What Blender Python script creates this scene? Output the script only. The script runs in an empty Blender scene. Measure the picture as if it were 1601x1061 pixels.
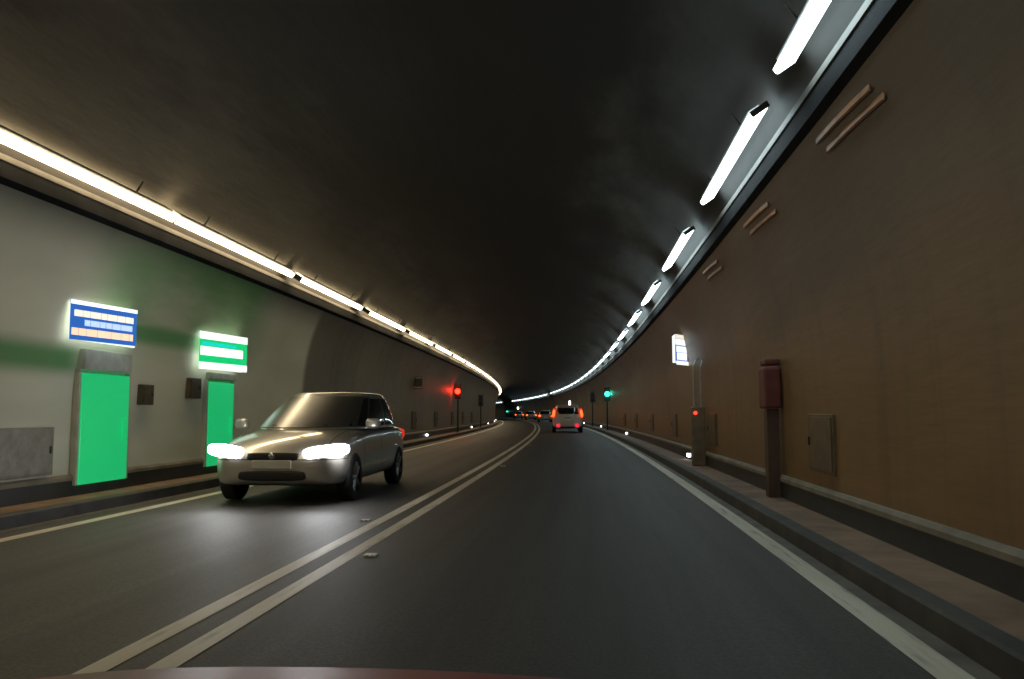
import bpy, bmesh, math, random
from mathutils import Vector, Matrix
random.seed(7)
PI = math.pi
S = bpy.context.scene
COL = S.collection

# ------------------------------------------------------------------ camera, world, exposure
R = 997.0                      # radius of the left-hand bend, measured at the camera's own line
EYE = 1.2
cd = bpy.data.cameras.new('camera'); cam = bpy.data.objects.new('camera', cd); COL.objects.link(cam)
cam.location = (0, 0, EYE)
cam.rotation_euler = (PI / 2 + 0.0870, 0.0023, 0.0952)
cd.sensor_width = 36.0; cd.lens = 36.0 * 1314.4 / 1601.0
cd.clip_start = 0.05; cd.clip_end = 3000
S.camera = cam
W = bpy.data.worlds.new('World'); S.world = W; W.use_nodes = True
nt = W.node_tree; bg = nt.nodes['Background']
sky = nt.nodes.new('ShaderNodeTexSky'); sky.sky_type = 'NISHITA'; sky.sun_disc = False
sky.sun_elevation = math.radians(-4); sky.sun_rotation = math.radians(60)
nt.links.new(sky.outputs[0], bg.inputs[0]); bg.inputs[1].default_value = 0.05   # night outside: the bore is closed
S.view_settings.view_transform = 'Standard'; S.view_settings.look = 'None'
S.view_settings.exposure = 0.0; S.view_settings.gamma = 1.0
S.render.engine = 'CYCLES'
S.cycles.use_light_tree = True
S.cycles.sample_clamp_indirect = 4.0
S.cycles.max_bounces = 8; S.cycles.diffuse_bounces = 4; S.cycles.glossy_bounces = 3; S.cycles.volume_bounces = 0
S.cycles.use_denoising = True
S.cycles.filter_width = 1.6

# ------------------------------------------------------------------ path along the bend
C = -2.1                       # tunnel axis, sideways from the camera's line
def P(s, lat, z=0.0):
    t = s / R
    return Vector((-R + (R + lat) * math.cos(t), (R + lat) * math.sin(t), z))
def ang(s): return s / R

# ------------------------------------------------------------------ materials
def newmat(name):
    m = bpy.data.materials.new(name); m.use_nodes = True
    n = m.node_tree.nodes; return m, n, m.node_tree.links, n['Principled BSDF']
def plain(name, col, rough=0.5, metal=0.0, coat=0.0, var=0.25, scale=6.0, bump=0.0, spec=0.5):
    m, n, l, b = newmat(name)
    tc = n.new('ShaderNodeTexCoord'); ns = n.new('ShaderNodeTexNoise'); ns.inputs['Scale'].default_value = scale
    ns.inputs['Detail'].default_value = 6
    l.new(tc.outputs['Object'], ns.inputs['Vector'])
    mp = n.new('ShaderNodeMapRange'); mp.inputs[1].default_value = 0.3; mp.inputs[2].default_value = 0.7
    mp.inputs[3].default_value = 1 - var; mp.inputs[4].default_value = 1 + var
    l.new(ns.outputs['Fac'], mp.inputs[0])
    mx = n.new('ShaderNodeVectorMath'); mx.operation = 'SCALE'; mx.inputs[0].default_value = col
    l.new(mp.outputs[0], mx.inputs['Scale']); l.new(mx.outputs[0], b.inputs['Base Color'])
    b.inputs['Roughness'].default_value = rough; b.inputs['Metallic'].default_value = metal
    b.inputs['Coat Weight'].default_value = coat; b.inputs['Coat Roughness'].default_value = 0.06
    b.inputs['Specular IOR Level'].default_value = spec
    if bump:
        bp = n.new('ShaderNodeBump'); bp.inputs['Strength'].default_value = bump; bp.inputs['Distance'].default_value = 0.02
        l.new(ns.outputs['Fac'], bp.inputs['Height']); l.new(bp.outputs[0], b.inputs['Normal'])
    return m
def glow(name, col, strength, base=None):
    m, n, l, b = newmat(name)
    b.inputs['Base Color'].default_value = (*(base or col), 1); b.inputs['Roughness'].default_value = 0.35
    b.inputs['Emission Color'].default_value = (*col, 1); b.inputs['Emission Strength'].default_value = strength
    return m
def glassm(name, col=(0.012, 0.014, 0.016)):
    m, n, l, b = newmat(name)
    b.inputs['Base Color'].default_value = (*col, 1); b.inputs['Roughness'].default_value = 0.04
    b.inputs['Specular IOR Level'].default_value = 0.8
    b.inputs['Coat Weight'].default_value = 1.0; b.inputs['Coat Roughness'].default_value = 0.02
    return m

def ramp(n, pts):
    r = n.new('ShaderNodeValToRGB'); e = r.color_ramp.elements
    e[0].position, e[0].color = pts[0][0], (*pts[0][1], 1)
    e[1].position, e[1].color = pts[-1][0], (*pts[-1][1], 1)
    for p, c in pts[1:-1]:
        q = e.new(p); q.color = (*c, 1)
    return r
def uvnoise(n, l, sx, sy, scale=1.0, detail=5, rough=0.55):
    uv = n.new('ShaderNodeUVMap'); mp = n.new('ShaderNodeMapping'); mp.inputs['Scale'].default_value = (sx, sy, 1)
    ns = n.new('ShaderNodeTexNoise'); ns.inputs['Scale'].default_value = scale
    ns.inputs['Detail'].default_value = detail; ns.inputs['Roughness'].default_value = rough
    l.new(uv.outputs[0], mp.inputs[0]); l.new(mp.outputs[0], ns.inputs['Vector']); return ns
def math_node(n, l, op, a, b=None, c=None):
    m = n.new('ShaderNodeMath'); m.operation = op
    for i, v in enumerate((a, b, c)):
        if v is None: continue
        if isinstance(v, (int, float)): m.inputs[i].default_value = v
        else: l.new(v, m.inputs[i])
    return m.outputs[0]
def smooth(n, l, x, a, b):
    m = n.new('ShaderNodeMapRange'); m.interpolation_type = 'SMOOTHSTEP'
    m.inputs[1].default_value = a; m.inputs[2].default_value = b; l.new(x, m.inputs[0]); return m.outputs[0]
def mixc(n, l, fac, a, b, mode='MIX'):
    m = n.new('ShaderNodeMix'); m.data_type = 'RGBA'; m.blend_type = mode
    for sock, v in ((m.inputs['Factor'], fac), (m.inputs['A'], a), (m.inputs['B'], b)):
        if isinstance(v, tuple): sock.default_value = (*v, 1)
        elif isinstance(v, (int, float)): sock.default_value = v
        else: l.new(v, sock)
    return m.outputs['Result']

def wall_mat(name, base, dirt, green=False, painted_shade=False):
    """painted tunnel lining: u = metres along the bore, v = metres up the profile"""
    m, n, l, b = newmat(name)
    big = uvnoise(n, l, 0.22, 0.7, 1.0, 4); fine = uvnoise(n, l, 1.5, 9.0, 1.0, 6); drip = uvnoise(n, l, 2.6, 0.22, 1.0, 5)
    f1 = smooth(n, l, big.outputs['Fac'], 0.30, 0.72)
    col = mixc(n, l, f1, tuple(x * 0.72 for x in base), base)
    f2 = smooth(n, l, drip.outputs['Fac'], 0.46, 0.78)
    col = mixc(n, l, math_node(n, l, 'MULTIPLY', f2, 0.55), col, dirt)
    f3 = smooth(n, l, fine.outputs['Fac'], 0.35, 0.75)
    col = mixc(n, l, math_node(n, l, 'MULTIPLY', f3, 0.22), col, dirt)
    uv = n.new('ShaderNodeUVMap'); sp = n.new('ShaderNodeSeparateXYZ'); l.new(uv.outputs[0], sp.inputs[0])
    u, v = sp.outputs[0], sp.outputs[1]
    # casting joints of the lining every six metres
    fr = math_node(n, l, 'PINGPONG', u, 3.0)
    j = math_node(n, l, 'SUBTRACT', 1.0, smooth(n, l, fr, 0.0, 0.05))
    col = mixc(n, l, math_node(n, l, 'MULTIPLY', j, 0.12), col, tuple(x * 0.6 for x in dirt))
    if painted_shade:    # shade under the tray painted in, darkening the wall upwards
        vs = math_node(n, l, 'ADD', v, math_node(n, l, 'MULTIPLY', math_node(n, l, 'SUBTRACT', big.outputs['Fac'], 0.5), 2.4))
        col = mixc(n, l, math_node(n, l, 'MULTIPLY', smooth(n, l, vs, 0.5, 2.9), 0.85), col, (0.058, 0.042, 0.033))
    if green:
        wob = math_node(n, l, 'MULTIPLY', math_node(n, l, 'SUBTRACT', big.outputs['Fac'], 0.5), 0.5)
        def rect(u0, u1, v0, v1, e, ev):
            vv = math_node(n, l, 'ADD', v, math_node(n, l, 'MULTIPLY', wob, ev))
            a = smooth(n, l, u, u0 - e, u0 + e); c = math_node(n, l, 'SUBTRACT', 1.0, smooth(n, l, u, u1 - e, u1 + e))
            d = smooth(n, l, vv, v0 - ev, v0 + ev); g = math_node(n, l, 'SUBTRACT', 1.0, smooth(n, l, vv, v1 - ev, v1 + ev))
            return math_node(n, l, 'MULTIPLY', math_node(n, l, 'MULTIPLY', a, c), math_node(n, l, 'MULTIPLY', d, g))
        # paler near stretch, green bands, and the signs' green glow painted above the exits
        pale = rect(-40, 19.3, -1, 3.15, 0.18, 0.4)
        col = mixc(n, l, math_node(n, l, 'MULTIPLY', pale, 0.93), col, mixc(n, l, f1, (0.62, 0.64, 0.51), (0.78, 0.80, 0.66)))
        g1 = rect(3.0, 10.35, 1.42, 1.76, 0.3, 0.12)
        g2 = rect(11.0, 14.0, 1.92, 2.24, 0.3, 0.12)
        sign_spill = math_node(n, l, 'MULTIPLY', rect(10.6, 16.0, 1.95, 3.6, 0.9, 0.55), smooth(n, l, big.outputs['Fac'], 0.2, 0.65))
        g = math_node(n, l, 'MAXIMUM', math_node(n, l, 'MAXIMUM', g1, g2), math_node(n, l, 'MULTIPLY', sign_spill, 1.0))
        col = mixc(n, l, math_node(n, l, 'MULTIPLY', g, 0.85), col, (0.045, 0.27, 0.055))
    l.new(col, b.inputs['Base Color'])
    rg = n.new('ShaderNodeMapRange'); rg.inputs[3].default_value = 0.34; rg.inputs[4].default_value = 0.6
    l.new(big.outputs['Fac'], rg.inputs[0]); l.new(rg.outputs[0], b.inputs['Roughness'])
    b.inputs['Specular IOR Level'].default_value = 0.4
    bp = n.new('ShaderNodeBump'); bp.inputs['Strength'].default_value = 0.25; bp.inputs['Distance'].default_value = 0.015
    l.new(fine.outputs['Fac'], bp.inputs['Height']); l.new(bp.outputs[0], b.inputs['Normal'])
    return m

ARC = 9.85                     # girth of the vault from springing to springing, set from its profile
def ceiling_mat():
    m, n, l, b = newmat('ceiling_with_painted_shade')
    big = uvnoise(n, l, 0.16, 0.9, 1.0, 5, 0.6); fine = uvnoise(n, l, 1.2, 5.0, 1.0, 6)
    c = mixc(n, l, smooth(n, l, big.outputs['Fac'], 0.3, 0.72), (0.010, 0.010, 0.0098), (0.085, 0.082, 0.076))
    c = mixc(n, l, math_node(n, l, 'MULTIPLY', smooth(n, l, fine.outputs['Fac'], 0.4, 0.75), 0.5), c, (0.014, 0.013, 0.012))
    uv = n.new('ShaderNodeUVMap'); sp = n.new('ShaderNodeSeparateXYZ'); l.new(uv.outputs[0], sp.inputs[0]); v = sp.outputs[1]
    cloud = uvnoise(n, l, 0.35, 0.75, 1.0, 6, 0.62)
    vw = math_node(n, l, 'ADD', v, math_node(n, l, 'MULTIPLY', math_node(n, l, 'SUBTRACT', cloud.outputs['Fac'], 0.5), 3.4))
    warm_glow = math_node(n, l, 'MULTIPLY', smooth(n, l, v, 0.35, 0.8), math_node(n, l, 'SUBTRACT', 1.0, smooth(n, l, vw, 0.8, 2.6)))
    cool_glow = math_node(n, l, 'MULTIPLY', smooth(n, l, vw, ARC - 2.6, ARC - 0.9), math_node(n, l, 'SUBTRACT', 1.0, smooth(n, l, v, ARC - 1.25, ARC - 0.8)))
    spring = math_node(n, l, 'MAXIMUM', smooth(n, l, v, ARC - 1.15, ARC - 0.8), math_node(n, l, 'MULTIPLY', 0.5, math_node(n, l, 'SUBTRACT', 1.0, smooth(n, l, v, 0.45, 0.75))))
    painted_shade = math_node(n, l, 'MULTIPLY', smooth(n, l, vw, 1.6, 3.8), math_node(n, l, 'SUBTRACT', 1.0, smooth(n, l, vw, ARC - 3.0, ARC - 1.4)))
    c = mixc(n, l, math_node(n, l, 'MULTIPLY', painted_shade, 0.9), c, (0.0045, 0.0045, 0.0045))   # crown colour darkened where lamp light falls off
    c = mixc(n, l, math_node(n, l, 'MULTIPLY', warm_glow, 0.75), c, (0.135, 0.122, 0.092))      # warm lamps' glow painted into the ceiling colour
    c = mixc(n, l, math_node(n, l, 'MULTIPLY', cool_glow, 0.7), c, (0.066, 0.075, 0.078))  # bluish glow of the cool lamps, painted in as colour
    c = mixc(n, l, math_node(n, l, 'MULTIPLY', spring, 0.95), c, (0.013, 0.0105, 0.008))   # strip behind the trays shaded in colour to dim the lamps there
    c = mixc(n, l, 0.6, c, mixc(n, l, smooth(n, l, cloud.outputs['Fac'], 0.34, 0.66), (0.30, 0.30, 0.30), (1.0, 1.0, 1.0)), 'MULTIPLY')
    l.new(c, b.inputs['Base Color']); b.inputs['Roughness'].default_value = 0.8
    bp = n.new('ShaderNodeBump'); bp.inputs['Strength'].default_value = 0.35; bp.inputs['Distance'].default_value = 0.03
    l.new(fine.outputs['Fac'], bp.inputs['Height']); l.new(bp.outputs[0], b.inputs['Normal'])
    return m

def asphalt_mat():
    m, n, l, b = newmat('asphalt')
    tc = n.new('ShaderNodeTexCoord')
    ns = n.new('ShaderNodeTexNoise'); ns.inputs['Scale'].default_value = 55; ns.inputs['Detail'].default_value = 8
    l.new(tc.outputs['Object'], ns.inputs['Vector'])
    tr = uvnoise(n, l, 0.05, 1.5, 1.0, 4); ln = uvnoise(n, l, 0.35, 9.0, 1.0, 5)
    c = mixc(n, l, smooth(n, l, ns.outputs['Fac'], 0.3, 0.75), (0.031, 0.029, 0.0255), (0.082, 0.075, 0.062))
    c = mixc(n, l, math_node(n, l, 'MULTIPLY', smooth(n, l, tr.outputs['Fac'], 0.35, 0.7), 0.5), c, (0.028, 0.028, 0.028))
    c = mixc(n, l, math_node(n, l, 'MULTIPLY', smooth(n, l, ln.outputs['Fac'], 0.5, 0.8), 0.35), c, (0.085, 0.08, 0.07))
    l.new(c, b.inputs['Base Color'])
    rg = n.new('ShaderNodeMapRange'); rg.inputs[3].default_value = 0.52; rg.inputs[4].default_value = 0.78
    l.new(tr.outputs['Fac'], rg.inputs[0]); l.new(rg.outputs[0], b.inputs['Roughness'])
    bp = n.new('ShaderNodeBump'); bp.inputs['Strength'].default_value = 0.35; bp.inputs['Distance'].default_value = 0.006
    l.new(ns.outputs['Fac'], bp.inputs['Height']); l.new(bp.outputs[0], b.inputs['Normal'])
    return m

def paint_line_mat():
    m, n, l, b = newmat('road_paint')
    w = uvnoise(n, l, 1.2, 14.0, 1.0, 6); g = uvnoise(n, l, 0.3, 3.0, 1.0, 4)
    c = mixc(n, l, smooth(n, l, g.outputs['Fac'], 0.3, 0.7), (0.50, 0.46, 0.36), (0.68, 0.64, 0.52))
    c = mixc(n, l, math_node(n, l, 'MULTIPLY', smooth(n, l, w.outputs['Fac'], 0.52, 0.75), 0.7), c, (0.10, 0.095, 0.08))
    l.new(c, b.inputs['Base Color']); b.inputs['Roughness'].default_value = 0.55
    return m

M = dict(
    ceil=ceiling_mat(),
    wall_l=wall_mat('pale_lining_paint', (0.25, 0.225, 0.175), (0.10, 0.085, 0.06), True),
    wall_r=wall_mat('ochre_lining_paint', (0.265, 0.152, 0.056), (0.085, 0.054, 0.029), painted_shade=True),
    skirt=plain('black_skirting', (0.020, 0.022, 0.021), 0.5, var=0.4, scale=2),
    ledge=plain('grimy_concrete_ledge', (0.20, 0.175, 0.13), 0.7, scale=3),
    walk=plain('reddish_walkway', (0.20, 0.125, 0.075), 0.75, var=0.35, scale=2.5, bump=0.3),
    kerb=plain('dark_kerb_stone', (0.045, 0.042, 0.036), 0.7, var=0.4, scale=3, bump=0.3),
    gutter=plain('worn_gutter', (0.115, 0.10, 0.075), 0.7, var=0.35, scale=3),
    asphalt=asphalt_mat(), line=paint_line_mat(),
    ceilsteel=plain('sooty_steel', (0.07, 0.07, 0.068), 0.6),
    hatchbrown=plain('brown_hatch_enamel', (0.125, 0.085, 0.042), 0.5, var=0.3),
    capgrey=plain('grey_end_cap', (0.11, 0.11, 0.11), 0.45, var=0.1),
    glint_orange=plain('lamp_glint', (0.26, 0.125, 0.05), 0.5, var=0.35),
    callpost=plain('brown_enamel', (0.15, 0.105, 0.06), 0.5, var=0.3),
    lip=plain('sooty_steel_lip', (0.075, 0.068, 0.055), 0.6, 0.0, var=0.35, scale=3),
    tray=plain('galvanised_steel', (0.34, 0.35, 0.34), 0.42, 0.7, var=0.3, scale=3),
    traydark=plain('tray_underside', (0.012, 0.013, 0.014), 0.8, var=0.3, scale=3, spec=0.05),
    housing=plain('lamp_housing', (0.30, 0.31, 0.315), 0.5, 0.1, scale=4),
    warm=glow('warm_white_tube', (1.0, 0.78, 0.47), 12.8, (0.8, 0.8, 0.8)),
    cool=glow('cool_white_tube', (0.75, 0.95, 1.0), 13.0, (0.8, 0.8, 0.8)),
    green=glow('backlit_green', (0.006, 0.44, 0.135), 0.85, (0.02, 0.35, 0.12)),
    signwhite=glow('backlit_white', (0.93, 1.0, 0.95), 1.1, (0.8, 0.8, 0.8)),
    signcream=glow('backlit_cream', (0.95, 0.87, 0.70), 0.95, (0.8, 0.75, 0.6)),
    signorange=glow('backlit_orange', (1.0, 0.70, 0.46), 0.95, (0.8, 0.6, 0.4)),
    signsky=glow('backlit_pale_blue', (0.50, 0.68, 0.95), 0.9, (0.5, 0.6, 0.8)),
    signblue=glow('backlit_blue', (0.020, 0.13, 0.52), 0.8, (0.02, 0.1, 0.4)),
    signgreen=glow('backlit_sign_green', (0.0, 0.56, 0.17), 1.0, (0.02, 0.4, 0.12)),
    signcyan=glow('backlit_cyan', (0.0, 0.62, 0.60), 1.0, (0.02, 0.4, 0.4)),
    diffpale=plain('pale_acrylic', (0.62, 0.66, 0.60), 0.4, var=0.1),
    palegrey=plain('pale_grey_enamel', (0.42, 0.44, 0.39), 0.45, var=0.15),
    greyenamel=plain('grey_enamel', (0.24, 0.235, 0.195), 0.5, var=0.3),
    brownplate=plain('brown_steel_plate', (0.075, 0.055, 0.032), 0.5, var=0.35),
    darksteel=plain('dark_painted_steel', (0.022, 0.022, 0.022), 0.5, 0.0, scale=5),
    redbox=plain('faded_red_enamel', (0.125, 0.026, 0.020), 0.6, scale=5),
    redbrown=plain('dark_red_brown_steel', (0.080, 0.040, 0.024), 0.6, scale=5),
    redlit=glow('lit_red_lens', (1.0, 0.030, 0.010), 6.0, (0.5, 0.02, 0.01)),
    greenlit=glow('lit_green_lens', (0.03, 0.95, 0.62), 5.0, (0.02, 0.4, 0.3)),
    dead=plain('unlit_lens', (0.03, 0.03, 0.032), 0.2),
    redled=glow('red_indicator', (1.0, 0.05, 0.02), 2.5),
    marker=glow('white_marker_lens', (0.90, 0.95, 1.0), 9.0, (0.8, 0.8, 0.8)),
    silver=plain('silver_car_paint', (0.52, 0.50, 0.45), 0.3, 0.45, 1.0, 0.05),
    white=plain('white_car_paint', (0.62, 0.60, 0.53), 0.4, 0.0, 0.7, 0.08),
    sedan=plain('silver_grey_car_paint', (0.40, 0.38, 0.34), 0.35, 0.4, 0.8, 0.08),
    red=plain('red_car_paint', (0.26, 0.012, 0.014), 0.45, 0.0, 0.25, 0.08),
    glass=glassm('car_glass'), dustyglass=plain('dusty_windscreen', (0.06, 0.058, 0.052), 0.33, 0.0, 1.0, var=0.2, spec=1.0),
    tyre=plain('tyre_rubber', (0.013, 0.013, 0.013), 0.85, scale=20),
    rim=plain('alloy_rim', (0.35, 0.35, 0.36), 0.3, 0.8),
    black=plain('black_plastic', (0.015, 0.015, 0.016), 0.5, scale=8),
    chrome=plain('chrome_trim', (0.6, 0.6, 0.62), 0.15, 1.0, var=0.05),
    plate=plain('number_plate_white', (0.6, 0.6, 0.56), 0.4, var=0.05),
    head=glow('lit_headlamp', (0.96, 0.97, 1.0), 26.0, (0.8, 0.8, 0.8)),
    tail=glow('lit_brake_lamp', (1.0, 0.13, 0.022), 2.4, (0.5, 0.02, 0.01)),
    tailred=glow('lit_tail_lamp', (1.0, 0.03, 0.015), 0.7, (0.5, 0.02, 0.01)),
    reflector=glow('red_fog_lamp', (1.0, 0.04, 0.075), 0.85, (0.5, 0.02, 0.04)),
    beacon=glow('white_roof_lamp', (1.0, 1.0, 1.0), 5.0),
    stud=plain('cat_eye_glass', (0.85, 0.85, 0.8), 0.12, 0.6, 1.0, 0.05),
)

def add_seams(m):
    """shut lines of doors, bonnet and bumper, drawn in the car's own coordinates"""
    n, l = m.node_tree.nodes, m.node_tree.links; b = n['Principled BSDF']
    src = b.inputs['Base Color'].links[0].from_socket
    tc = n.new('ShaderNodeTexCoord'); sp = n.new('ShaderNodeSeparateXYZ'); l.new(tc.outputs['Object'], sp.inputs[0]); x, y, z = sp.outputs
    ax = math_node(n, l, 'ABSOLUTE', x)
    def near(q, c, w): return math_node(n, l, 'LESS_THAN', math_node(n, l, 'ABSOLUTE', math_node(n, l, 'SUBTRACT', q, c)), w)
    def gt(q, c): return math_node(n, l, 'GREATER_THAN', q, c)
    def lt(q, c): return math_node(n, l, 'LESS_THAN', q, c)
    def mul(*a):
        r = a[0]
        for q in a[1:]: r = math_node(n, l, 'MULTIPLY', r, q)
        return r
    side = mul(gt(ax, 0.78), gt(z, 0.34))
    parts = [mul(side, near(y, c, 0.007)) for c in (0.92, -0.10, -1.02)]
    parts.append(mul(near(ax, 0.66, 0.006), gt(y, 1.0), gt(z, 0.74)))
    parts.append(mul(near(z, 0.585, 0.006), gt(y, 1.70)))
    r = parts[0]
    for q in parts[1:]: r = math_node(n, l, 'MAXIMUM', r, q)
    l.new(mixc(n, l, r, src, (0.01, 0.01, 0.01)), b.inputs['Base Color'])
add_seams(M['silver'])
M['dustyglass'].node_tree.nodes['Principled BSDF'].inputs['Coat Roughness'].default_value = 0.24
M['dustyglass'].node_tree.nodes['Principled BSDF'].inputs['Coat IOR'].default_value = 1.9

# ------------------------------------------------------------------ object helpers
def link(name, me, mat=None, parent=None):
    o = bpy.data.objects.new(name, me); COL.objects.link(o)
    if mat is not None:
        for m in (mat if isinstance(mat, (list, tuple)) else [mat]): me.materials.append(m)
    if parent is not None: o.parent = parent
    return o
def obj(name, bm, mat, parent=None, shade=False, loc=None, rotz=None):
    bmesh.ops.recalc_face_normals(bm, faces=bm.faces)
    me = bpy.data.meshes.new(name); bm.to_mesh(me); bm.free()
    if shade:
        for p in me.polygons: p.use_smooth = True
    o = link(name, me, mat, parent)
    if loc is not None: o.location = loc
    if rotz is not None: o.rotation_euler = (0, 0, rotz)
    return o
def tag(o, label=None, cat=None, group=None, kind=None):
    for k, v in (('label', label), ('category', cat), ('group', group), ('kind', kind)):
        if v: o[k] = v
    return o
def thing(name, s, lat, z, label, cat, group=None, turn=0.0):
    o = bpy.data.objects.new(name, None); COL.objects.link(o); o.empty_display_size = 0.2
    o.location = P(s, lat, z); o.rotation_euler = (0, 0, ang(s) + turn)
    return tag(o, label, cat, group)
def children(o): return [c for c in COL.objects if c.parent == o]
def copy_tree(o, parent=None):
    c = o.copy(); COL.objects.link(c)
    if parent is not None: c.parent = parent
    for ch in children(o): copy_tree(ch, c)
    return c

def box(bm, x0, x1, y0, y1, z0, z1, bev=0.0, mi=0, seg=2):
    r = bmesh.ops.create_cube(bm, size=1.0, matrix=Matrix.Translation(((x0 + x1) / 2, (y0 + y1) / 2, (z0 + z1) / 2)) @
                              Matrix.Diagonal((x1 - x0, y1 - y0, z1 - z0, 1)))
    vs = r['verts']; fs = {f for v in vs for f in v.link_faces}
    for f in fs: f.material_index = mi
    if bev:
        es = {e for v in vs for e in v.link_edges}
        bmesh.ops.bevel(bm, geom=list(es), offset=bev, segments=seg, affect='EDGES', profile=0.5)
    return bm
def cyl(bm, p0, p1, r0, r1=None, n=16):
    p0, p1 = Vector(p0), Vector(p1); d = p1 - p0; r1 = r0 if r1 is None else r1
    q = d.to_track_quat('Z', 'Y').to_matrix().to_4x4()
    bmesh.ops.create_cone(bm, cap_ends=True, segments=n, radius1=r0, radius2=r1, depth=d.length,
                          matrix=Matrix.Translation((p0 + p1) / 2) @ q)
    return bm
def prism(bm, pts, z0, z1):
    a = [bm.verts.new((x, y, z0)) for x, y in pts]; b = [bm.verts.new((x, y, z1)) for x, y in pts]
    n = len(pts); bm.faces.new(a[::-1]); bm.faces.new(b)
    for i in range(n): bm.faces.new((a[i], a[(i + 1) % n], b[(i + 1) % n], b[i]))
    return bm
def blob(bm, c, s, n=0.5, rot=(0, 0, 0), seg=20, rings=12):
    """rounded box: super-ellipsoid with half sizes s; n=1 is an ellipsoid, smaller is squarer"""
    def pw(v): return math.copysign(abs(v) ** n, v)
    from mathutils import Euler
    m = Matrix.Translation(c) @ Euler(rot).to_matrix().to_4x4(); g = []
    for i in range(1, rings):
        la = -PI / 2 + PI * i / rings; row = []
        for k in range(seg):
            lo = 2 * PI * k / seg
            row.append(bm.verts.new(m @ Vector((s[0] * pw(math.cos(la)) * pw(math.cos(lo)), s[1] * pw(math.cos(la)) * pw(math.sin(lo)), s[2] * pw(math.sin(la))))))
        g.append(row)
    for i in range(len(g) - 1):
        for k in range(seg):
            bm.faces.new((g[i][k], g[i][(k + 1) % seg], g[i + 1][(k + 1) % seg], g[i + 1][k]))
    bm.faces.new(g[0][::-1]); bm.faces.new(g[-1])
    return bm

def sweep(name, prof, s0, s1, mat, step=2.0, closed=False, parent=None, shade=True):
    """carry a cross-section [(lat, z) ...] along the bend; UV = metres along, metres up the profile"""
    bm = bmesh.new(); uvl = bm.loops.layers.uv.new('UVMap')
    n = max(1, int(round((s1 - s0) / step))); ss = [s0 + (s1 - s0) * i / n for i in range(n + 1)]
    pr = prof + [prof[0]] if closed else prof
    acc = [0.0]
    for a, b in zip(pr, pr[1:]): acc.append(acc[-1] + math.hypot(b[0] - a[0], b[1] - a[1]))
    k = len(prof)
    rows = [[bm.verts.new(P(s, lat, z)) for lat, z in prof] for s in ss]
    for i in range(n):
        for j in range(len(pr) - 1):
            j2 = (j + 1) % k
            f = bm.faces.new((rows[i][j], rows[i][j2], rows[i + 1][j2], rows[i + 1][j]))
            vals = ((ss[i], acc[j]), (ss[i], acc[j + 1]), (ss[i + 1], acc[j + 1]), (ss[i + 1], acc[j]))
            for lp, q in zip(f.loops, vals): lp[uvl].uv = q
    if closed:
        bm.faces.new(rows[0][::-1]); bm.faces.new(rows[-1])
    me = bpy.data.meshes.new(name); bm.to_mesh(me); bm.free()
    if shade:
        for p in me.polygons: p.use_smooth = True
        me.set_sharp_from_angle(angle=math.radians(25))
    return link(name, me, mat, parent)

# ------------------------------------------------------------------ the bore
S0, S1 = -45.0, 330.0
KW, SK = 3.92, 4.45            # kerb face and wall skirting, from the tunnel axis
def vault(z, off=0.0):          # half-width of the lining at height z
    if z <= 1.2: return 4.5 + off
    return (4.5 + off) * max(0.0, 1 - ((z - 1.2) / (4.25 + off)) ** 3) ** (1 / 3)

def wallo(z): return 4.5 - 0.50 * (max(0.0, z - 0.4) / 3.22) ** 3.5   # the lining panels lean in towards the tray
tag(sweep('road', [(C - KW - 0.02, 0.0), (C - 2, 0.02), (C, 0.035), (C + 2, 0.02), (C + KW + 0.02, 0.0)], S0, S1, M['asphalt']), kind='structure')
def roadz(lat): 
    o = abs(lat - C); return 0.035 - 0.0075 * o if o < 2 else 0.02 - 0.02 / 1.94 * (o - 2)
def line(name, lat, w):
    a, b = lat - w / 2, lat + w / 2
    tag(sweep(name, [(a, roadz(a) + 0.004), (b, roadz(b) + 0.004)], S0, S1, M['line']), kind='structure')
line('centre_line_marking', -1.975, 0.13); line('centre_line_marking', -2.265, 0.13)
line('edge_line_marking', 1.63, 0.19); line('edge_line_marking', -5.56, 0.16)
for sgn in (1, -1):
    L = lambda o: C + sgn * o
    tag(sweep('kerb', [(L(KW), -0.05), (L(KW), 0.14), (L(KW + 0.02), 0.155), (L(KW + 0.13), 0.158), (L(KW + 0.13), -0.05)], S0, S1, M['kerb'], closed=True), kind='structure')
    tag(sweep('walkway', [(L(KW + 0.13), 0.152), (L(SK + 0.01), 0.160)], S0, S1, M['walk']), kind='structure')
    tag(sweep('gutter', [(L(KW - 0.11), 0.007), (L(KW), 0.009)], S0, S1, M['gutter']), kind='structure')

tun = bpy.data.objects.new('tunnel', None); COL.objects.link(tun)
tag(tun, 'curved road tunnel with ceiling shaded black along the crown and dirty painted walls', 'tunnel')
ztop = 3.62
zs = [0.30 + (ztop - 0.30) * i / 14 for i in range(15)]
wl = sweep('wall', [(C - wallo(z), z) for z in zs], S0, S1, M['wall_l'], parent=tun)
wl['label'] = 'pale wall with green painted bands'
wr = sweep('wall', [(C + wallo(z), z) for z in zs], S0, S1, M['wall_r'], parent=tun)
wr['label'] = 'ochre brown wall'
a0 = math.acos(min(1, (vault(ztop) / 4.5) ** 1.5))
arc = []
for i in range(41):
    x = -vault(ztop) + 2 * vault(ztop) * (0.5 - 0.5 * math.cos(PI * i / 40))
    arc.append((C + x, 1.2 + 4.25 * max(0, 1 - (abs(x) / 4.5) ** 3) ** (1 / 3)))
sweep('ceiling', arc, S0, S1, M['ceil'], parent=tun)
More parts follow.
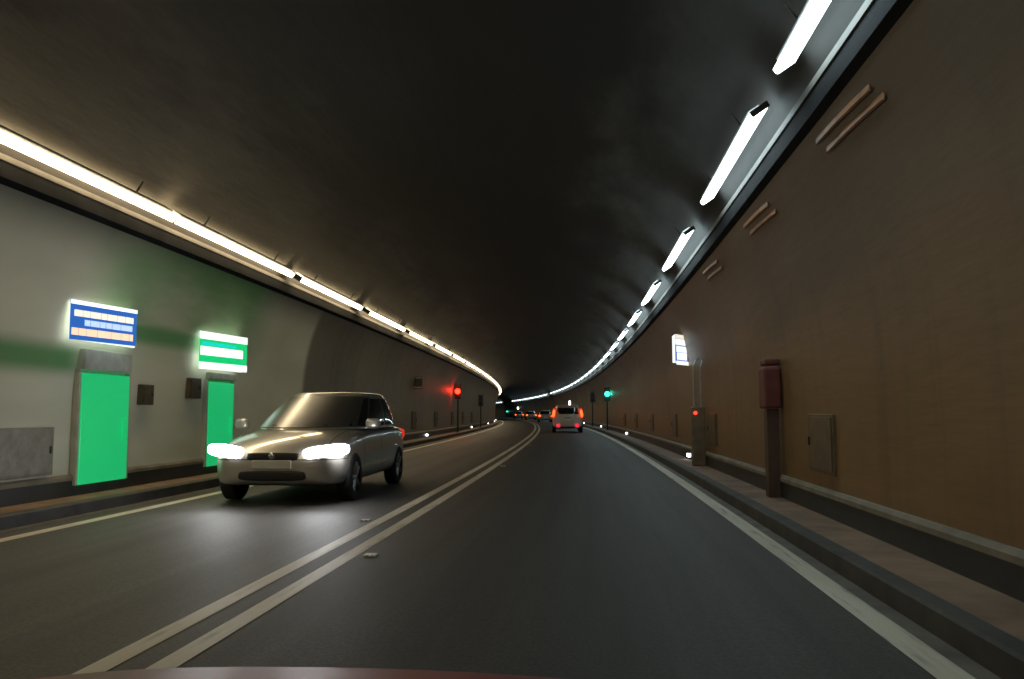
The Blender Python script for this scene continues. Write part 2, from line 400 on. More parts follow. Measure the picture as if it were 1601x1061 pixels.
for sgn in (1, -1):
    L = lambda o: C + sgn * o
    sweep('skirting', [(L(SK), 0.10), (L(SK), 0.355), (L(SK + 0.08), 0.355)], S0, S1, M['skirt'], parent=tun)
    sweep('ledge', [(L(SK - 0.012), 0.358), (L(SK - 0.012), 0.40), (L(SK + 0.01), 0.43), (L(SK + 0.08), 0.43), (L(SK + 0.08), 0.358)], S0, S1, M['ledge'], closed=True, parent=tun)
for s in (S0, S1):
    bm = bmesh.new()
    f = bm.faces.new([bm.verts.new(P(s, a, z)) for a, z in [(C - 5, -0.1)] + [(C - 5, 6), (C + 5, 6), (C + 5, -0.1)]])
    obj('end_wall', bm, M['ceil'], tun)

# cable trays: bright steel lip over a dark underside, just below the lamps
for sgn, lab in ((1, 'steel cable tray under the cool white lamps, above the brown wall'), (-1, 'steel cable tray under the warm white lamps, above the pale wall')):
    L = lambda o: C + sgn * o
    t = thing('cable_tray', 0, L(4.0), 3.6, lab, 'cable tray'); t.location = (0, 0, 0); t.rotation_euler = (0, 0, 0)
    sweep('lip', [(L(3.93), 3.83), (L(3.925), 3.89), (L(3.945), 3.89), (L(3.95), 3.83)], S0, S1, M['lip'], closed=True, parent=t)
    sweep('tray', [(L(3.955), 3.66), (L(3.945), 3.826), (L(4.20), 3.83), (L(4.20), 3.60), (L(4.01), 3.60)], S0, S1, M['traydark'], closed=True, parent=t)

# ------------------------------------------------------------------ lamps along both shoulders of the vault
def make_lamp(sgn, length, matd, width, label, group):
    t = thing('tunnel_lamp', 0, 0, 0, label, 'lamp', group)
    tilt = Matrix.Rotation(sgn * -math.radians(34), 4, 'Y')     # local -z points down and towards the road
    h = length / 2
    def add(name, fn, mat, shade=False):
        b = bmesh.new(); fn(b); bmesh.ops.transform(b, matrix=tilt, verts=b.verts); return obj(name, b, mat, t, shade)
    r = width / 2; dp = 0.034 if sgn > 0 else 0.075; zt = 0.020 if sgn > 0 else 0.030
    add('housing', lambda b: box(b, -r * 0.7, r * 0.7, -h + 0.12, h - 0.12, zt + 0.002, zt + 0.040, 0.008), M['housing'])
    def dif(b):
        sec = [(-r, zt), (-r, -dp * 0.55), (-r * 0.86, -dp), (r * 0.86, -dp), (r, -dp * 0.55), (r, zt)]
        rows = [[b.verts.new((x, y, z)) for x, z in sec] for y in (-h + 0.02, h - 0.02)]; n = len(sec)
        for k in range(n): b.faces.new((rows[0][k], rows[0][(k + 1) % n], rows[1][(k + 1) % n], rows[1][k]))
    add('diffuser', dif, matd)
    for y0, y1 in ((-h - 0.012, -h + 0.019), (h - 0.019, h + 0.012)):
        add('end_cap', lambda b: box(b, -r - 0.004, r + 0.004, y0, y1, -dp - 0.004, zt + 0.004, 0.006), M['capgrey'])
    for y in (-h * 0.6, h * 0.6):
        def br(b):
            box(b, -0.008, 0.008, y - 0.012, y + 0.012, 0.08, 0.24)
        add('bracket', br, M['ceilsteel'])
    return t
ORD = ['nearest', 'second', 'third', 'fourth', 'fifth', 'sixth', 'seventh', 'eighth', 'ninth', 'tenth', 'eleventh', 'twelfth']
def lamp_row(sgn, lat, z, starts, length, matd, width, row, beside, firstvis):
    proto = None
    for i, s in enumerate(starts):
        mid = s + length / 2
        k = i - firstvis
        if k < 0:
            lab = 'lamp of the %s row standing behind the viewpoint' % row
        elif k < 8:
            lab = '%s lamp of the %s row %s' % ((ORD[k] if k == 0 else ORD[k] + ' nearest'), row, beside)
        else:
            lab = 'small distant lamp in the dense far run of the %s row' % row
        if proto is None:
            o = proto = make_lamp(sgn, length, matd, width, lab, 'lamps of the %s row' % row)
        else:
            o = copy_tree(proto); o['label'] = lab
        o.location = P(mid, lat, z); o.rotation_euler = (0, 0, ang(mid))
rs = [7.95 + 5.38 * k for k in range(-8, 49)]   # a dark stretch and one missing lamp, as in the far bend
rs = [q + (0.95 if 0 < q < 5 else 0) for q in rs if not (206 < q < 228) and not (126 < q < 131)]
lamp_row(1, C + 3.74, 4.08, rs, 3.45, M['cool'], 0.19, 'cool white', 'over the brown wall', 7)
ls = [16.40 - 5.01 * k for k in range(8, 0, -1)] + [16.85 + 5.86 * k for k in range(0, 20)]
lamp_row(-1, C - 3.82, 4.04, ls, 4.98, M['warm'], 0.23, 'warm white', 'over the pale wall', 6)

# ------------------------------------------------------------------ left wall: exits and lit signs
WL = C - 4.5                    # -6.6
def wall_thing(name, s, lat, z, label, cat, group=None): return thing(name, s, lat, z, label, cat, group)

def emergency_door(s0, s1, z0, z1, label, header):
    mid = (s0 + s1) / 2; h = (s1 - s0) / 2
    t = wall_thing('emergency_door', mid, WL, z0, label, 'door', 'green emergency doors')
    b = bmesh.new(); box(b, 0.0, 0.10, -h, h, 0.0, z1 - z0, 0.01); obj('leaf', b, M['green'], t)
    b = bmesh.new(); box(b, 0.10, 0.135, h - 0.16, h - 0.12, 0.55, 0.85, 0.01); obj('handle', b, M['green'], t)
    b = bmesh.new()
    box(b, -0.02, 0.085, -h - 0.05, -h - 0.003, 0, z1 - z0 + 0.04); obj('jamb', b, M['palegrey'], t); b = bmesh.new(); box(b, -0.02, 0.085, h + 0.003, h + 0.05, 0, z1 - z0 + 0.04)
    obj('jamb', b, M['palegrey'], t)
    b = bmesh.new(); box(b, 0.0, 0.13, -h, h, z1 - z0 + 0.045, z1 - z0 + 0.045 + header, 0.01); obj('lintel', b, M['palegrey'] if header > 0.2 else M['greyenamel'], t)
emergency_door(10.36, 11.5, 0.29, 1.73, 'wide bright green emergency door below the blue lit sign', 0.27)
emergency_door(14.1, 15.15, 0.29, 1.75, 'bright green emergency door below the green lit sign, partly behind the oncoming car', 0.12)

def lit_sign(s0, s1, lat0, lat1, z0, z1, face, stripes, label, facing=1):
    """wedge box standing out of the wall: its face runs from the wall at s0 out to the road side at s1"""
    a, bq = P(s0, lat0), P(s1, lat1); d = (bq - a); ln = d.length; d.normalize()
    t = bpy.data.objects.new('lit_sign', None); COL.objects.link(t); tag(t, label, 'lit sign')
    t.location = (a.x, a.y, z0); yaw = math.atan2(d.y, d.x); t.rotation_euler = (0, 0, yaw)
    # local: +x runs along the face, -y is the side the reader stands on
    H = z1 - z0
    wallback = P(s1 + 0.35, lat0) if facing > 0 else P(s0 + 0.5, lat0)
    wb = Matrix.Rotation(-yaw, 4, 'Z') @ (wallback - a)
    b = bmesh.new(); prism(b, [(0, 0), (ln, 0), (ln, wb.y if facing > 0 else -0.25) if False else (wb.x, wb.y)], 0.004, H - 0.004)
    obj('case', b, M['signwhite'], t)
    b = bmesh.new(); box(b, 0.0, ln, -0.012, -0.002, 0.0, H); obj('face', b, face, t)
    for (x0, x1, v0, v1, mat, broken) in stripes:
        b = bmesh.new()
        if broken:
            x = x0
            while x < x1 - 0.01:
                w = min(random.uniform(0.07, 0.20), x1 - x); box(b, x * ln, (x + w) * ln, -0.018, -0.011, v0 * H, v1 * H); x += w + 0.012
        else: box(b, x0 * ln, x1 * ln, -0.018, -0.011, v0 * H, v1 * H)
        obj('lettering_band', b, mat, t)
    return t
lit_sign(9.93, 11.12, -6.44, -6.23, 2.13, 2.63, M['signblue'],
         [(0.0, 1.0, 0.90, 1.0, M['signwhite'], 0), (0.05, 0.94, 0.60, 0.76, M['signcream'], 1), (0.20, 0.94, 0.38, 0.53, M['signsky'], 1),
          (0.02, 0.94, 0.12, 0.30, M['signorange'], 1)],
         'blue lit sign with white and orange lettering bands above a green door')
lit_sign(13.52, 14.95, -6.44, -6.20, 1.96, 2.58, M['signgreen'],
         [(0.0, 1.0, 0.80, 1.0, M['signwhite'], 0), (0.05, 0.75, 0.64, 0.72, M['signcyan'], 0), (0.02, 0.90, 0.36, 0.60, M['signwhite'], 1),
          (0, 1, -0.02, 0.17, M['signwhite'], 0)],
         'green lit sign with a white lettering band, nearer the oncoming car')
# right wall: the face runs from the road-side edge to the wall
lit_sign(18.45, 19.0, 1.97, 2.32, 2.30, 2.90, M['signblue'],
         [(0.0, 0.93, 0.62, 0.84, M['signwhite'], 0), (0.06, 1.0, 0.36, 0.58, M['signwhite'], 0), (0.10, 0.85, 0.08, 0.34, M['signwhite'], 1), (0.0, 0.8, 0.86, 1.0, M['signcream'], 0),
          (0.05, 1.0, -0.10, 0.04, M['signwhite'], 0)],
         'small white and blue lit sign on the brown wall', facing=-1)

def box_thing(name, s, lat, z, dims, mat, label, cat, group=None, side=-1, detail='door'):
    """shallow cabinet: case, door leaf and latch; side = +1 on the right wall, -1 on the left"""
    dx, dy, dz = dims; t = wall_thing(name, s, lat, z, label, cat, group)
    q = -side                   # towards the road
    def bx(b, d0, d1, y0, y1, z0, z1, bev=0.0):
        x0, x1 = sorted((q * d0, q * d1)); box(b, x0, x1, y0, y1, z0, z1, bev)
    b = bmesh.new(); bx(b, -0.02, dx, -dy / 2, dy / 2, 0, dz, 0.008); obj('case', b, mat, t)
    b = bmesh.new(); bx(b, dx + 0.001, dx + 0.014, -dy / 2 + 0.03, dy / 2 - 0.03, 0.03, dz - 0.03, 0.004); obj('door', b, mat, t)
    b = bmesh.new(); bx(b, dx + 0.013, dx + 0.03, dy / 2 - 0.10, dy / 2 - 0.07, dz * 0.45, dz * 0.6, 0.004); obj('latch', b, M['darksteel'], t)
    return t
box_thing('wall_cabinet', 9.35, WL, 0.46, (0.06, 1.05, 0.58), M['greyenamel'], 'low dark grey steel cabinet to the left of the blue sign door', 'cabinet')
box_thing('wall_box', 12.05, WL, 1.33, (0.09, 0.34, 0.30), M['brownplate'], 'small dark box on the pale wall just right of the wide green door', 'box')
box_thing('wall_box', 13.6, WL, 1.45, (0.09, 0.42, 0.34), M['brownplate'], 'small dark box on the pale wall just left of the green lit sign door', 'box')
for s in (33.6, 39.6, 45.9, 51.6, 57.6):
    k = [33.6, 39.6, 45.9, 51.6, 57.6].index(s)
    lab = ['dark niche hatch low on the left wall, nearest beyond the oncoming car', 'dark niche hatch low on the left wall, second beyond the oncoming car',
           'dark niche hatch low on the left wall, just behind the red signal post', 'dark niche hatch low on the left wall, first beyond the red signal', 'dark niche hatch low on the left wall, second beyond the red signal'][k]
    box_thing('niche_hatch', s, WL, 0.55, (0.03, 1.0, 0.72), M['brownplate'], lab, 'hatch', 'niche hatches low on the left wall')
WR = C + 4.5                    # 2.4
hs = (8.95, 16.2, 22.3, 28.5, 34.8, 41.0)
for k, s in enumerate(hs):
    lab = ['large brown hatch low on the brown wall, nearest the viewer', 'dark hatch on the brown wall beside the call post', 'dark hatch low on the brown wall, next beyond the lit sign',
           'dark hatch on the brown wall, second beyond the lit sign', 'dark hatch on the brown wall, third beyond the lit sign', 'dark hatch on the brown wall just before the green signal'][k]
    box_thing('niche_hatch', s, WR, 0.58, (0.03, 0.9, 0.60), M['hatchbrown'], lab, 'hatch', 'niche hatches low on the brown wall', side=1)

# fire point: faded red box on a dark post against the brown wall
t = wall_thing('fire_point', 10.75, WR, 0.16, 'faded red fire box on a dark post against the brown wall', 'fire point')
b = bmesh.new(); box(b, -0.20, -0.05, -0.09, 0.09, 0.0, 1.08, 0.01); obj('post', b, M['redbrown'], t)
b = bmesh.new(); box(b, -0.24, -0.03, -0.17, 0.17, 1.085, 1.60, 0.03); obj('box', b, M['redbox'], t)
b = bmesh.new(); box(b, -0.22, -0.04, -0.14, 0.14, 1.623, 1.70, 0.02); obj('cap', b, M['redbox'], t)

# emergency call post with a hooked pipe frame
t = wall_thing('call_post', 16.95, 2.22, 0.16, 'grey call post with hooked pipes and a small red lamp beside the lit sign', 'call post')
for dx, r in ((-0.07, 0.16), (0.07, 0.20)):
    b = bmesh.new(); cyl(b, (dx, 0, 1.15), (dx, 0, 1.95), 0.018, n=10); obj('pole', b, M['tray'], t)
    b = bmesh.new(); q = Vector((dx, 0, 1.95))
    for k in range(1, 7):
        a = k / 6 * PI * 0.55; w = Vector((dx + 0.02 * k, 0.02 * k, 1.95 + r * math.sin(a))); cyl(b, q, w, 0.018, n=8); q = w
    obj('hook', b, M['tray'], t)

b = bmesh.new(); box(b, -0.13, 0.13, -0.08, 0.10, 0.0, 1.15, 0.02); obj('cabinet', b, M['callpost'], t)
b = bmesh.new(); cyl(b, (-0.06, -0.10, 1.03), (-0.06, -0.079, 1.03), 0.035, n=12); obj('indicator_lamp', b, M['redled'], t)

# lamp glints on the wall under the right-hand tray, built as paired orange strips
for k, (q, lab) in enumerate(((5.9, 'pair of orange strips shaped as lamp glints under the tray nearest the viewer, high on the brown wall'), (9.2, 'second pair of orange strips shaped as lamp glints under the cable tray on the brown wall'),
                              (12.7, 'third pair of orange strips shaped as lamp glints under the cable tray on the brown wall'))):
    t = wall_thing('tray_glint', q, 0, 0, lab, 'glint', 'orange strips shaped as lamp glints under the cable tray'); t.location = (0, 0, 0); t.rotation_euler = (0, 0, 0)
    for dq, dz in ((0.0, 0.0), (-0.12, -0.11)):
        bb = bmesh.new(); prev = None
        for i in range(11):
            f = i / 10; z = 3.50 + dz - 0.035 * (1 - f) ** 2; y = q + dq + 1.30 * f; lt = C + wallo(z) - 0.004
            row = [bb.verts.new(P(y, lt - d, z + e)) for e, d in ((-0.035, 0.0), (0.035, 0.0), (0.022, 0.012), (-0.022, 0.012))]
            if prev:
                for j in range(4): bb.faces.new((prev[j], prev[(j + 1) % 4], row[(j + 1) % 4], row[j]))
            else: bb.faces.new(row)
            prev = row
        bb.faces.new(prev[::-1]); obj('glint', bb, M['glint_orange'], t)

# small unlit sign on the left wall beyond the pale stretch
t = wall_thing('wall_sign', 33.2, WL, 2.15, 'small unlit dark sign with pale edges high on the left wall', 'sign')
b = bmesh.new(); box(b, 0.02, 0.42, -0.06, 0.06, 0, 0.52, 0.01); obj('panel', b, M['darksteel'], t)
b = bmesh.new(); box(b, 0.02, 0.42, -0.075, -0.063, 0.42, 0.49); box(b, 0.02, 0.42, -0.075, -0.063, 0.03, 0.09); obj('edge_strip', b, M['ledge'], t)

# ------------------------------------------------------------------ lane signals on posts
def signal(s, lat, zlens, lit, label, side):
    t = thing('lane_signal', s, lat, 0.155, label, 'traffic signal', 'lane signals on posts')
    z = zlens - 0.155
    b = bmesh.new(); cyl(b, (0, 0.02, 0), (0, 0.02, z + 0.3), 0.045, n=12); box(b, -0.10, 0.10, -0.08, 0.12, 0, 0.03, 0.006); obj('post', b, M['darksteel'], t)
    b = bmesh.new(); box(b, -0.17, 0.17, -0.14, 0.0, z - 0.42, z + 0.42, 0.03); obj('housing', b, M['darksteel'], t)
    for dz, kind in ((0.2, 'redlit'), (-0.2, 'greenlit')):
        on = (kind == lit)
        zz = z if on else (z - math.copysign(0.33, dz) if lit else z + dz)
        if lit and not on: zz = z + (0.29 if lit == 'greenlit' else -0.29)
        b = bmesh.new(); blob(b, (0, -0.145, zz), (0.15 if on else 0.10, 0.06, 0.15 if on else 0.10), 1.0); obj('lens', b, M[kind] if on else M['dead'], t, True)
        b = bmesh.new()
        n = 10
        for k in range(n):
            a0, a1 = PI * k / n, PI * (k + 1) / n; r = 0.162 if on else 0.12
            v = [(r * math.cos(a0), -0.141, zz + r * math.sin(a0)), (r * math.cos(a1), -0.141, zz + r * math.sin(a1)),
                 (r * math.cos(a1), -0.26, zz + r * math.sin(a1)), (r * math.cos(a0), -0.26, zz + r * math.sin(a0))]
            b.faces.new([b.verts.new(q) for q in v])
        obj('visor', b, M['darksteel'], t)
        if on:
            ld = bpy.data.lights.new('signal_glow', 'POINT'); ld.energy = 26 if kind == 'redlit' else 5; ld.shadow_soft_size = 0.1
            ld.color = (1.0, 0.03, 0.012) if kind == 'redlit' else (0.02, 0.9, 0.55)
            lo = bpy.data.objects.new('signal_glow', ld); COL.objects.link(lo); lo.parent = t; lo.location = (0, -0.40, zz)
    return t
signal(45.6, -6.24, 2.37, 'redlit', 'lane signal showing red on the left walkway', -1)
signal(50.3, 2.14, 2.30, 'greenlit', 'lane signal showing green on the right walkway near the white car', 1)
signal(61.0, -6.2, 2.10, None, 'unlit dark lane signal on the left walkway beyond the red one', -1)
signal(65.4, 2.14, 2.40, None, 'unlit dark lane signal on the right walkway beyond the green one', 1)
signal(221.0, 2.12, 1.55, 'greenlit', 'tiny far lane signal showing green where the tunnel bends out of sight', 1)

# ------------------------------------------------------------------ kerb-side marker lamps on the skirting
def make_marker(side, label, group):
    t = thing('marker_lamp', 0, 0, 0, label, 'marker lamp', group)
    q = -side
    b = bmesh.new(); x0, x1 = sorted((q * -0.01, q * 0.05)); box(b, x0, x1, -0.13, 0.13, -0.045, 0.075, 0.012); obj('body', b, M['darksteel'], t)
    b = bmesh.new(); x0, x1 = sorted((q * 0.012, q * 0.058)); box(b, x0, x1, -0.142, -0.131, -0.02, 0.055, 0.004)
    x0, x1 = sorted((q * 0.051, q * 0.062)); box(b, x0, x1, -0.11, 0.11, -0.022, 0.05, 0.004); obj('lens', b, M['marker'], t)
    return t
for side, lat, ss, row in ((1, C + SK, (19.2, 39.2, 58.8, 78.8, 98.8), 'right'), (-1, C - SK, (16.9, 36.5, 56.9, 76.9, 96.9, 116.0), 'left')):
    proto = None
    for k, s in enumerate(ss):
        kk = k if side > 0 else k - 1
        lab = ('white marker lamp on the black skirting hidden behind the oncoming car' if kk < 0 else
               '%s white marker lamp on the black skirting of the %s wall' % ('nearest' if kk == 0 else ORD[kk] + ' nearest', row))
        if side < 0 and kk == 0: lab = 'nearest visible white marker lamp on the skirting of the left wall'
        if proto is None: o = proto = make_marker(side, lab, 'marker lamps along the %s skirting' % row)
        else: o = copy_tree(proto); o['label'] = lab
        o.location = P(s, lat, 0.235); o.rotation_euler = (0, 0, ang(s))
t = wall_thing('wall_lamp', 198.0, C + 4.4, 2.3, 'tiny white lamp on the far wall above the farthest car', 'lamp')
b = bmesh.new(); box(b, -0.12, 0.05, -0.16, 0.16, -0.28, 0.28, 0.02); obj('body', b, M['darksteel'], t)
b = bmesh.new(); box(b, -0.2, -0.121, -0.18, 0.18, -0.24, 0.24, 0.02); box(b, -0.19, 0.04, -0.185, -0.162, -0.24, 0.24, 0.004); obj('lens', b, M['marker'], t)

# road studs (cat's eyes) beside the double line
proto = None
for k, (s, lat) in enumerate(((6.9, -1.80), (9.1, -2.43), (18.5, -1.80), (30.5, -1.80))):
    lab = ['white road stud right of the double line, nearest the red bonnet', 'white road stud left of the double line', 'second white road stud right of the double line', 'third white road stud right of the double line'][k]
    if proto is None:
        o = proto = thing('road_stud', s, lat, 0.0, lab, 'road stud', 'road studs beside the double line')
        b = bmesh.new(); box(b, -0.05, 0.05, -0.06, 0.06, -0.008, 0.012, 0.006); obj('base', b, M['plate'], o)
        for dx in (-0.022, 0.022):
            b = bmesh.new(); blob(b, (dx, -0.052, 0.008), (0.018, 0.014, 0.008), 0.8); obj('reflector', b, M['stud'], o, True)
    else: o = copy_tree(proto); o['label'] = lab
    o.location = P(s, lat, roadz(lat) + 0.003); o.rotation_euler = (0, 0, ang(s))

# ------------------------------------------------------------------ cars
def apply_mods(o):
    dg = bpy.context.evaluated_depsgraph_get(); dg.update()
    me = bpy.data.meshes.new_from_object(o.evaluated_get(dg)); o.modifiers.clear(); o.data = me; return o
def loft_body(name, secs, mat, parent, arches=(), arch_r=0.36):
    bm = bmesh.new(); rows = []
    def sec(y, hw, zb, zs_, zt):
        h = zs_ - zb
        half = [(0, zb), (hw * 0.80, zb), (hw * 0.955, zb + 0.06 * h), (hw, zb + 0.30 * h), (hw * 1.0, zb + 0.62 * h), (hw * 0.975, zb + 0.90 * h),
                (hw * 0.90, zs_ + 0.25 * (zt - zs_)), (hw * 0.62, zs_ + 0.78 * (zt - zs_)), (0, zt)]
        return [(x, z) for x, z in half] + [(-x, z) for x, z in half[-2:0:-1]]
    for (y, hw, zb, z1, z2) in secs: rows.append([bm.verts.new((x, y, z)) for x, z in sec(y, hw, zb, z1, z2)])
    n = len(rows[0])
    for i in range(len(rows) - 1):
        for k in range(n): bm.faces.new((rows[i][k], rows[i][(k + 1) % n], rows[i + 1][(k + 1) % n], rows[i + 1][k]))
    bm.faces.new(rows[0]); bm.faces.new(rows[-1][::-1])
    o = obj(name, bm, mat, parent, True)
    m = o.modifiers.new('s', 'SUBSURF'); m.levels = 2; m.render_levels = 2
    if arches:
        b = bmesh.new()
        for y in arches:
            for sx in (-1, 1): cyl(b, (sx * 0.55, y, 0.32), (sx * 1.2, y, 0.32), arch_r, n=28)
        cut = obj('cutter', b, M['black'])
        bo = o.modifiers.new('b', 'BOOLEAN'); bo.operation = 'DIFFERENCE'; bo.object = cut; bo.solver = 'EXACT'
        apply_mods(o); bpy.data.objects.remove(cut)
    else: apply_mods(o)
    me = o.data
    for p in me.polygons: p.use_smooth = True
    me.set_sharp_from_angle(angle=math.radians(38))
    me.materials.clear(); me.materials.append(mat)
    return o
class Cabin:
    def __init__(c, zb, zr, yf0, yf1, yr0, yr1, w0, w1, n=5.0, crown=0.05):
        c.__dict__.update(locals())
    def dims(c, h):
        e = h ** 1.15
        yf = c.yf0 + (c.yf1 - c.yf0) * e; yr = c.yr0 + (c.yr1 - c.yr0) * (h ** 1.6); w = c.w0 + (c.w1 - c.w0) * (h ** 1.35)
        return (yf + yr) / 2, (yf - yr) / 2, w, c.zb + (c.zr - c.zb) * h
    def side(c, which, h, t, off):
        yc, a, w, z = c.dims(h); a += off; w += off; k = t; n = c.n
        v = max(0.0, 1 - abs(k) ** n) ** (1 / n)
        if which == 'front': return (w * k, yc + a * v, z + off * 0.4)
        if which == 'back': return (w * k, yc - a * v, z + off * 0.4)
        return ((w if which == 'right' else -w) * v, yc + a * k, z)
    def shell(c, name, mat, parent):
        bm = bmesh.new(); rows = []; N = 48
        for i in range(13):
            yc, a, w, z = c.dims(i / 12); row = []
            for k in range(N):
                f = 2 * PI * k / N; e = 2 / c.n
                row.append(bm.verts.new((w * math.copysign(abs(math.cos(f)) ** e, math.cos(f)), yc + a * math.copysign(abs(math.sin(f)) ** e, math.sin(f)), z)))
            rows.append(row)
        yc, a, w, z = c.dims(1.0)
        for sc_, dz in ((0.96, 0.018), (0.86, 0.032), (0.6, 0.046), (0.3, c.crown)):
            rows.append([bm.verts.new((v.co.x * sc_, yc + (v.co.y - yc) * sc_, z + dz)) for v in rows[12]])
        for i in range(len(rows) - 1):
            for k in range(N): bm.faces.new((rows[i][k], rows[i][(k + 1) % N], rows[i + 1][(k + 1) % N], rows[i + 1][k]))
        bm.faces.new(rows[-1])
        return obj(name, bm, mat, parent, True)
    def patch(c, name, which, t0, t1, h0, h1, mat, parent, slant=(0, 0), nt=16, nh=8, off=0.012):
        bm = bmesh.new(); G = []
        for o_ in (off, -0.02):
            g = []
            for i in range(nh + 1):
                h = h0 + (h1 - h0) * i / nh; row = []
                a = t0 + slant[0] * i / nh; b_ = t1 + slant[1] * i / nh
                for k in range(nt + 1): row.append(bm.verts.new(c.side(which, h, a + (b_ - a) * k / nt, o_)))
                g.append(row)
            G.append(g)
        for g in G:
            for i in range(nh):
                for k in range(nt): bm.faces.new((g[i][k], g[i][k + 1], g[i + 1][k + 1], g[i + 1][k]))
        A, B = G
        for i in range(nh):
            for k in (0, nt): bm.faces.new((A[i][k], A[i + 1][k], B[i + 1][k], B[i][k]))
        for k in range(nt):
            for i in (0, nh): bm.faces.new((A[i][k], A[i][k + 1], B[i][k + 1], B[i][k]))
        o = obj(name, bm, mat, parent, True); o.data.set_sharp_from_angle(angle=math.radians(40)); return o
def wheel(parent, x, y, r=0.32, wdt=0.20):
    sx = 1 if x > 0 else -1
    bm = bmesh.new(); n = 28; prof = [(-wdt / 2, r * 0.66), (-wdt / 2, r * 0.92), (-wdt * 0.4, r), (wdt * 0.4, r), (wdt / 2, r * 0.92), (wdt / 2, r * 0.66), (0.0, r * 0.60)]
    rows = [[bm.verts.new((px, pr * math.cos(2 * PI * k / n), pr * math.sin(2 * PI * k / n))) for px, pr in prof] for k in range(n)]
    m = len(prof)
    for k in range(n):
        for j in range(m): bm.faces.new((rows[k][j], rows[k][(j + 1) % m], rows[(k + 1) % n][(j + 1) % m], rows[(k + 1) % n][j]))
    w = obj('wheel', bm, M['tyre'], parent, True, loc=(x, y, r)); w.data.set_sharp_from_angle(angle=math.radians(40))
    b = bmesh.new()
    for k in range(5):
        a = 2 * PI * k / 5; cyl(b, (sx * wdt * 0.36, 0, 0), (sx * wdt * 0.36, math.cos(a) * r * 0.64, math.sin(a) * r * 0.64), r * 0.11, r * 0.09, n=8)
    cyl(b, (sx * wdt * 0.05, 0, 0), (sx * wdt * 0.42, 0, 0), r * 0.2, n=14)
    cyl(b, (sx * wdt * -0.1, 0, 0), (sx * wdt * 0.12, 0, 0), r * 0.63, n=24)
    obj('rim', b, M['rim'], w)
def ell(parent, name, c, s, mat, n=0.55, rot=(0, 0, 0)):
    b = bmesh.new(); blob(b, c, s, n, rot); return obj(name, b, mat, parent, True)
def bxp(parent, name, mat, *d, bev=0.01):
    b = bmesh.new(); box(b, *d, bev); return obj(name, b, mat, parent)

# --- oncoming silver car, headlights on (local +y = its nose)
def oncoming():
    s, lat = 12.75, -4.05
    t = thing('car', s, lat, roadz(lat), 'silver grey oncoming car with both headlights blazing, in the left lane', 'car', turn=PI)
    secs = [(2.16, 0.56, 0.34, 0.58, 0.63), (2.10, 0.74, 0.27, 0.66, 0.72), (1.92, 0.845, 0.23, 0.735, 0.82), (1.55, 0.885, 0.22, 0.82, 0.915),
            (1.05, 0.895, 0.22, 0.875, 0.99), (0.6, 0.90, 0.22, 0.92, 1.01), (-0.6, 0.90, 0.22, 0.945, 1.0), (-1.6, 0.895, 0.24, 0.955, 1.0), (-2.02, 0.84, 0.28, 0.92, 0.98), (-2.15, 0.70, 0.36, 0.82, 0.88)]
    loft_body('body', secs, M['silver'], t, (1.38, -1.32), 0.355)
    cb = Cabin(0.955, 1.47, 1.22, 0.02, -2.06, -1.66, 0.86, 0.66, 2.8)
    cb.shell('cabin', M['silver'], t)
    cb.patch('windscreen', 'front', -0.93, 0.93, 0.05, 0.93, M['dustyglass'], t)
    cb.patch('rear_window', 'back', -0.85, 0.85, 0.2, 0.9, M['glass'], t)
    for w in ('right', 'left'):
        cb.patch('side_window', w, 0.06, 0.86, 0.08, 0.88, M['glass'], t, slant=(0.0, -0.1))
        cb.patch('side_window', w, -0.72, 0.0, 0.08, 0.88, M['glass'], t)
    for sx in (-1, 1):
        for y in (1.38, -1.32): wheel(t, sx * 0.80, y)
        h = ell(t, 'headlight', (sx * 0.66, 1.99, 0.685), (0.30, 0.12, 0.080), M['head'], 0.6, (0.0, sx * -0.12, sx * -0.36))
        ld = bpy.data.lights.new('headlight_beam', 'SPOT'); ld.energy = 36; ld.spot_size = math.radians(100); ld.spot_blend = 1.0; ld.shadow_soft_size = 0.10; ld.color = (0.95, 0.97, 1.0)
        lo = bpy.data.objects.new('headlight_beam', ld); COL.objects.link(lo); lo.parent = t
        lo.location = (sx * 0.66, 2.16, 0.70); lo.rotation_euler = (math.radians(90 - 13), 0, 0)
        ell(t, 'mirror', (sx * 0.97, 0.78, 1.03), (0.105, 0.06, 0.075), M['silver'], 0.6)
        ell(t, 'fog_lamp', (sx * 0.60, 2.085, 0.40), (0.07, 0.04, 0.045), M['diffpale'], 0.7)
        ell(t, 'tail_light', (sx * 0.72, -2.03, 0.82), (0.11, 0.08, 0.09), M['tailred'], 0.6)
        bxp(t, 'wiper', M['black'], sx * 0.12 - 0.28, sx * 0.12 + 0.28, 1.075, 1.09, 1.005, 1.02, bev=0.004)
    ell(t, 'grille', (0, 2.115, 0.62), (0.36, 0.045, 0.058), M['black'], 0.45)
    ell(t, 'air_intake', (0, 2.12, 0.385), (0.46, 0.045, 0.07), M['black'], 0.45)
    bxp(t, 'number_plate', M['plate'], -0.26, 0.26, 2.158, 2.18, 0.47, 0.58)
    ell(t, 'badge', (0, 2.165, 0.635), (0.045, 0.012, 0.045), M['chrome'], 1.0)
    return t
oncoming()

